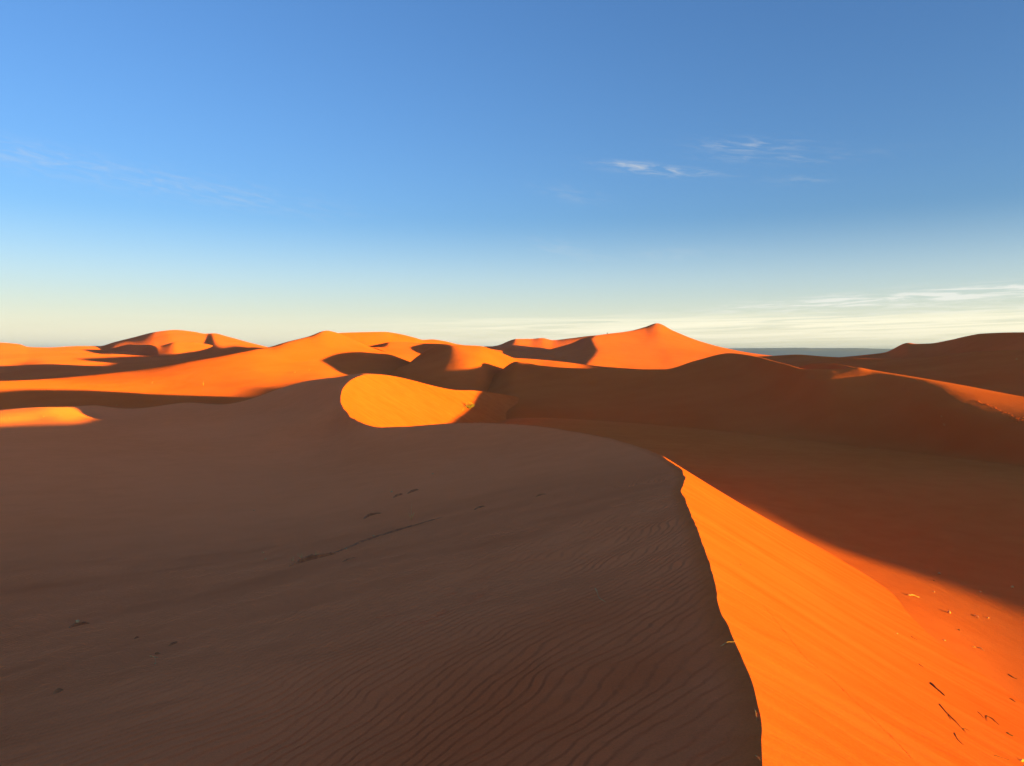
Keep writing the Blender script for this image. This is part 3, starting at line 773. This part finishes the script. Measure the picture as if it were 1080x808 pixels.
    def prints(name, spots, rad_px, hgt):
        """shallow pits with raised rims, one mesh for a whole trail"""
        vs, fs = [], []
        for (u, v) in spots:
            q, nn = hit(u, v); r = rad_px * q.y / F * rng.uniform(0.75, 1.25)
            a = nn.orthogonal().normalized(); b = nn.cross(a); base = len(vs); seg = 10
            for (rr, hh) in [(1.5, -0.08), (1.05, 0.55), (0.8, 0.5), (0.45, -0.02)]:
                for k in range(seg):
                    g = 2 * math.pi * k / seg
                    vs.append(q + (a * math.cos(g) + b * math.sin(g)) * r * rr * rng.uniform(0.9, 1.1) + nn * hh * r * hgt)
            for i in range(3):
                for k in range(seg):
                    k2 = (k + 1) % seg
                    fs.append((base + i * seg + k, base + i * seg + k2, base + (i + 1) * seg + k2, base + (i + 1) * seg + k))
        o = mesh_obj(name, vs, fs, S_FLOOR if name == 'footprints' else S_RIP); o['kind'] = 'structure'
    tr = []
    for i in range(26):
        f = i / 25; tr.append((1030 + 50 * f + rng.uniform(-1.5, 1.5), 422 + 23 * f + rng.uniform(-1, 1)))
    for i in range(10): tr.append((1062 + rng.uniform(0, 18), 443 + rng.uniform(-3, 4)))
    prints('footprints', tr, 1.0, 0.9)
    tr = []
    for (u0, v0, u1, v1, n, s) in [(397, 652, 420, 649, 8, 0.8), (420, 660, 440, 655, 16, 2.2), (440, 659, 452, 655, 8, 1.2), (457, 651, 472, 643, 22, 2.8), (473, 628, 482, 625, 8, 0.8), (480, 643, 512, 627, 16, 1.5), (498, 634, 511, 624, 14, 2.0), (503, 612, 517, 609, 7, 0.6)]:
        for i in range(n):
            f = (i + 0.5) / n; tr.append((u0 + (u1 - u0) * f + rng.gauss(0, s), v0 + (v1 - v0) * f + rng.gauss(0, s * 0.6)))
    prints('bird_tracks', tr, 0.85, 1.1)
    tr = []
    trail = [(807, 640), (829, 668), (850, 694), (878, 717), (900, 738), (925, 762), (948, 785), (962, 800)]
    for q in spline(trail, 95): tr.append((q[0] + rng.gauss(0, 0.25), q[1] + rng.gauss(0, 0.25)))
    prints('beetle_tracks', tr, 0.75, 1.2)

def person(base, M, mesh_obj, tag, C):
    """a walker seen from afar: one continuous skinned body, clothes and hair as parts"""
    J = {'pelvis': (0, 0, 0.95, 0.13), 'waist': (0, 0, 1.12, 0.12), 'chest': (0, -0.01, 1.33, 0.15), 'neck': (0, 0, 1.50, 0.06), 'head': (0, -0.01, 1.60, 0.09), 'crown': (0, -0.01, 1.70, 0.08),
         'hipl': (-0.10, 0, 0.90, 0.10), 'kneel': (-0.11, -0.06, 0.50, 0.065), 'ankl': (-0.11, 0.02, 0.09, 0.045), 'toel': (-0.12, -0.15, 0.04, 0.035),
         'hipr': (0.10, 0, 0.90, 0.10), 'kneer': (0.12, 0.03, 0.50, 0.065), 'ankr': (0.13, 0.12, 0.09, 0.045), 'toer': (0.14, -0.04, 0.04, 0.035),
         'shl': (-0.19, 0, 1.42, 0.065), 'ell': (-0.25, 0.02, 1.14, 0.045), 'wrl': (-0.24, -0.08, 0.90, 0.032), 'hal': (-0.24, -0.11, 0.82, 0.036),
         'shr': (0.19, 0, 1.42, 0.065), 'elr': (0.25, 0.04, 1.14, 0.045), 'wrr': (0.25, -0.02, 0.90, 0.032), 'har': (0.25, -0.03, 0.82, 0.036)}
    E = [('pelvis', 'waist'), ('waist', 'chest'), ('chest', 'neck'), ('neck', 'head'), ('head', 'crown'), ('pelvis', 'hipl'), ('hipl', 'kneel'), ('kneel', 'ankl'), ('ankl', 'toel'), ('pelvis', 'hipr'), ('hipr', 'kneer'), ('kneer', 'ankr'), ('ankr', 'toer'),
         ('chest', 'shl'), ('shl', 'ell'), ('ell', 'wrl'), ('wrl', 'hal'), ('chest', 'shr'), ('shr', 'elr'), ('elr', 'wrr'), ('wrr', 'har')]
    def skin(keys, edges, grow, mat, name, parent):
        ix = {k: i for i, k in enumerate(keys)}
        me = bpy.data.meshes.new(name); me.from_pydata([J[k][:3] for k in keys], [(ix[a], ix[b]) for a, b in edges], [])
        o = bpy.data.objects.new(name, me); C.objects.link(o)
        m = o.modifiers.new('skin', 'SKIN'); o.modifiers.new('sub', 'SUBSURF').levels = 1
        for i, k in enumerate(keys):
            r = J[k][3] * grow
            me.skin_vertices[0].data[i].radius = (r, r)
        me.skin_vertices[0].data[0].use_root = True
        dg = bpy.context.evaluated_depsgraph_get(); dg.update()
        em = bpy.data.meshes.new_from_object(o.evaluated_get(dg))
        o.modifiers.clear(); o.data = em; bpy.data.meshes.remove(me)
        em.materials.clear(); em.materials.append(mat); em.polygons.foreach_set('use_smooth', [True] * len(em.polygons))
        o.parent = parent
        return o
    root = bpy.data.objects.new('person', None); C.objects.link(root); root.location = base; root.empty_display_size = 0.3
    skin(list(J), E, 1.0, M['skin'], 'body', root)
    k = ['waist', 'pelvis', 'chest', 'shl', 'ell', 'wrl', 'shr', 'elr', 'wrr']
    skin(k, [e for e in E if e[0] in k and e[1] in k], 1.22, M['cloth'], 'jacket', root)
    k = ['pelvis', 'hipl', 'kneel', 'ankl', 'hipr', 'kneer', 'ankr']
    skin(k, [e for e in E if e[0] in k and e[1] in k], 1.22, M['cloth'], 'trousers', root)
    k = ['head', 'crown']
    skin(k, [('head', 'crown')], 1.12, M['cloth'], 'hair', root)
    tag(root, 'lone person in dark clothes standing on the far orange crest', 'person')
light(); camera()
A, WA = dune_a()
RD = ridge_dune()
B, MB = dune_b()
FD = [RD] + far_dunes()
S_RIP = sand('rippled sand', 'rippled'); S_FLOOR = sand('floor sand', 'floor'); S_FAR = sand('dune sand', 'far')
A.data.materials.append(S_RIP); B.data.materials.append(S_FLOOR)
for o in FD: o.data.materials.append(S_FAR)
# plain out to the horizon, with the long flat hills standing on it
N = 64
gx = np.sign(np.linspace(-1, 1, N)) * np.abs(np.linspace(-1, 1, N)) ** 3 * 12500
X, Y = np.meshgrid(gx, gx, indexing='ij')
GR = grid_mesh('ground', np.stack([X, Y, np.full(X.shape, -17.0)], -1).reshape(-1, 3), X.shape); upward(GR)
GR['kind'] = 'structure'; GR.data.materials.append(plain_mat('gravel plain', (0.22, 0.13, 0.08), 0.2, 0.01))
HM = plain_mat('dark rock', (0.15, 0.145, 0.15), 0.2, 0.004)
hills = loft('hills', [[(600, 377.5, 8600), (760, 377, 8800), (935, 377, 9000), (1150, 377.5, 8800)],
                       [(600, 372.5, 9200), (760, 371, 9300), (830, 370.3, 9300), (880, 370.6, 9300), (935, 371, 9300), (1150, 372, 9300)],
                       [(600, 369.0, 9450), (700, 368.0, 9450), (790, 367.3, 9450), (830, 367.0, 9450), (848, 366.8, 9450), (856, 367.2, 9450), (900, 367.2, 9450), (935, 368.0, 9450), (1000, 367.6, 9450), (1150, 369, 9450)]],
             600, 1150, nu=300, sharp=(1,), back=(1.2, 6), su=2)
hills.data.materials.append(HM)
# the air: thin even haze, closed box round everything
bpy.ops.mesh.primitive_cube_add(size=1, location=(0, 0, 40)); HZ = bpy.context.object
HZ.name = 'haze'; HZ.data.name = 'haze'; HZ.scale = (26000, 26000, 116); HZ['kind'] = 'stuff'
hm = bpy.data.materials.new('haze'); hm.use_nodes = True
ht = hm.node_tree; ht.nodes.remove(ht.nodes['Principled BSDF'])
hv = ht.nodes.new('ShaderNodeVolumePrincipled'); ht.links.new(hv.outputs[0], ht.nodes['Material Output'].inputs['Volume'])
hv.inputs['Color'].default_value = (0.5, 0.78, 1.0, 1); hv.inputs['Density'].default_value = 1.1e-4; hv.inputs['Anisotropy'].default_value = 0.6
HZ.data.materials.append(hm)
S_LEDGE = plain_mat('shade-toned sand', (0.52, 0.155, 0.048), 0.3, 8.0)  # sand colour darkened so the ledges read as lines of shade
make_things([A, B] + FD)
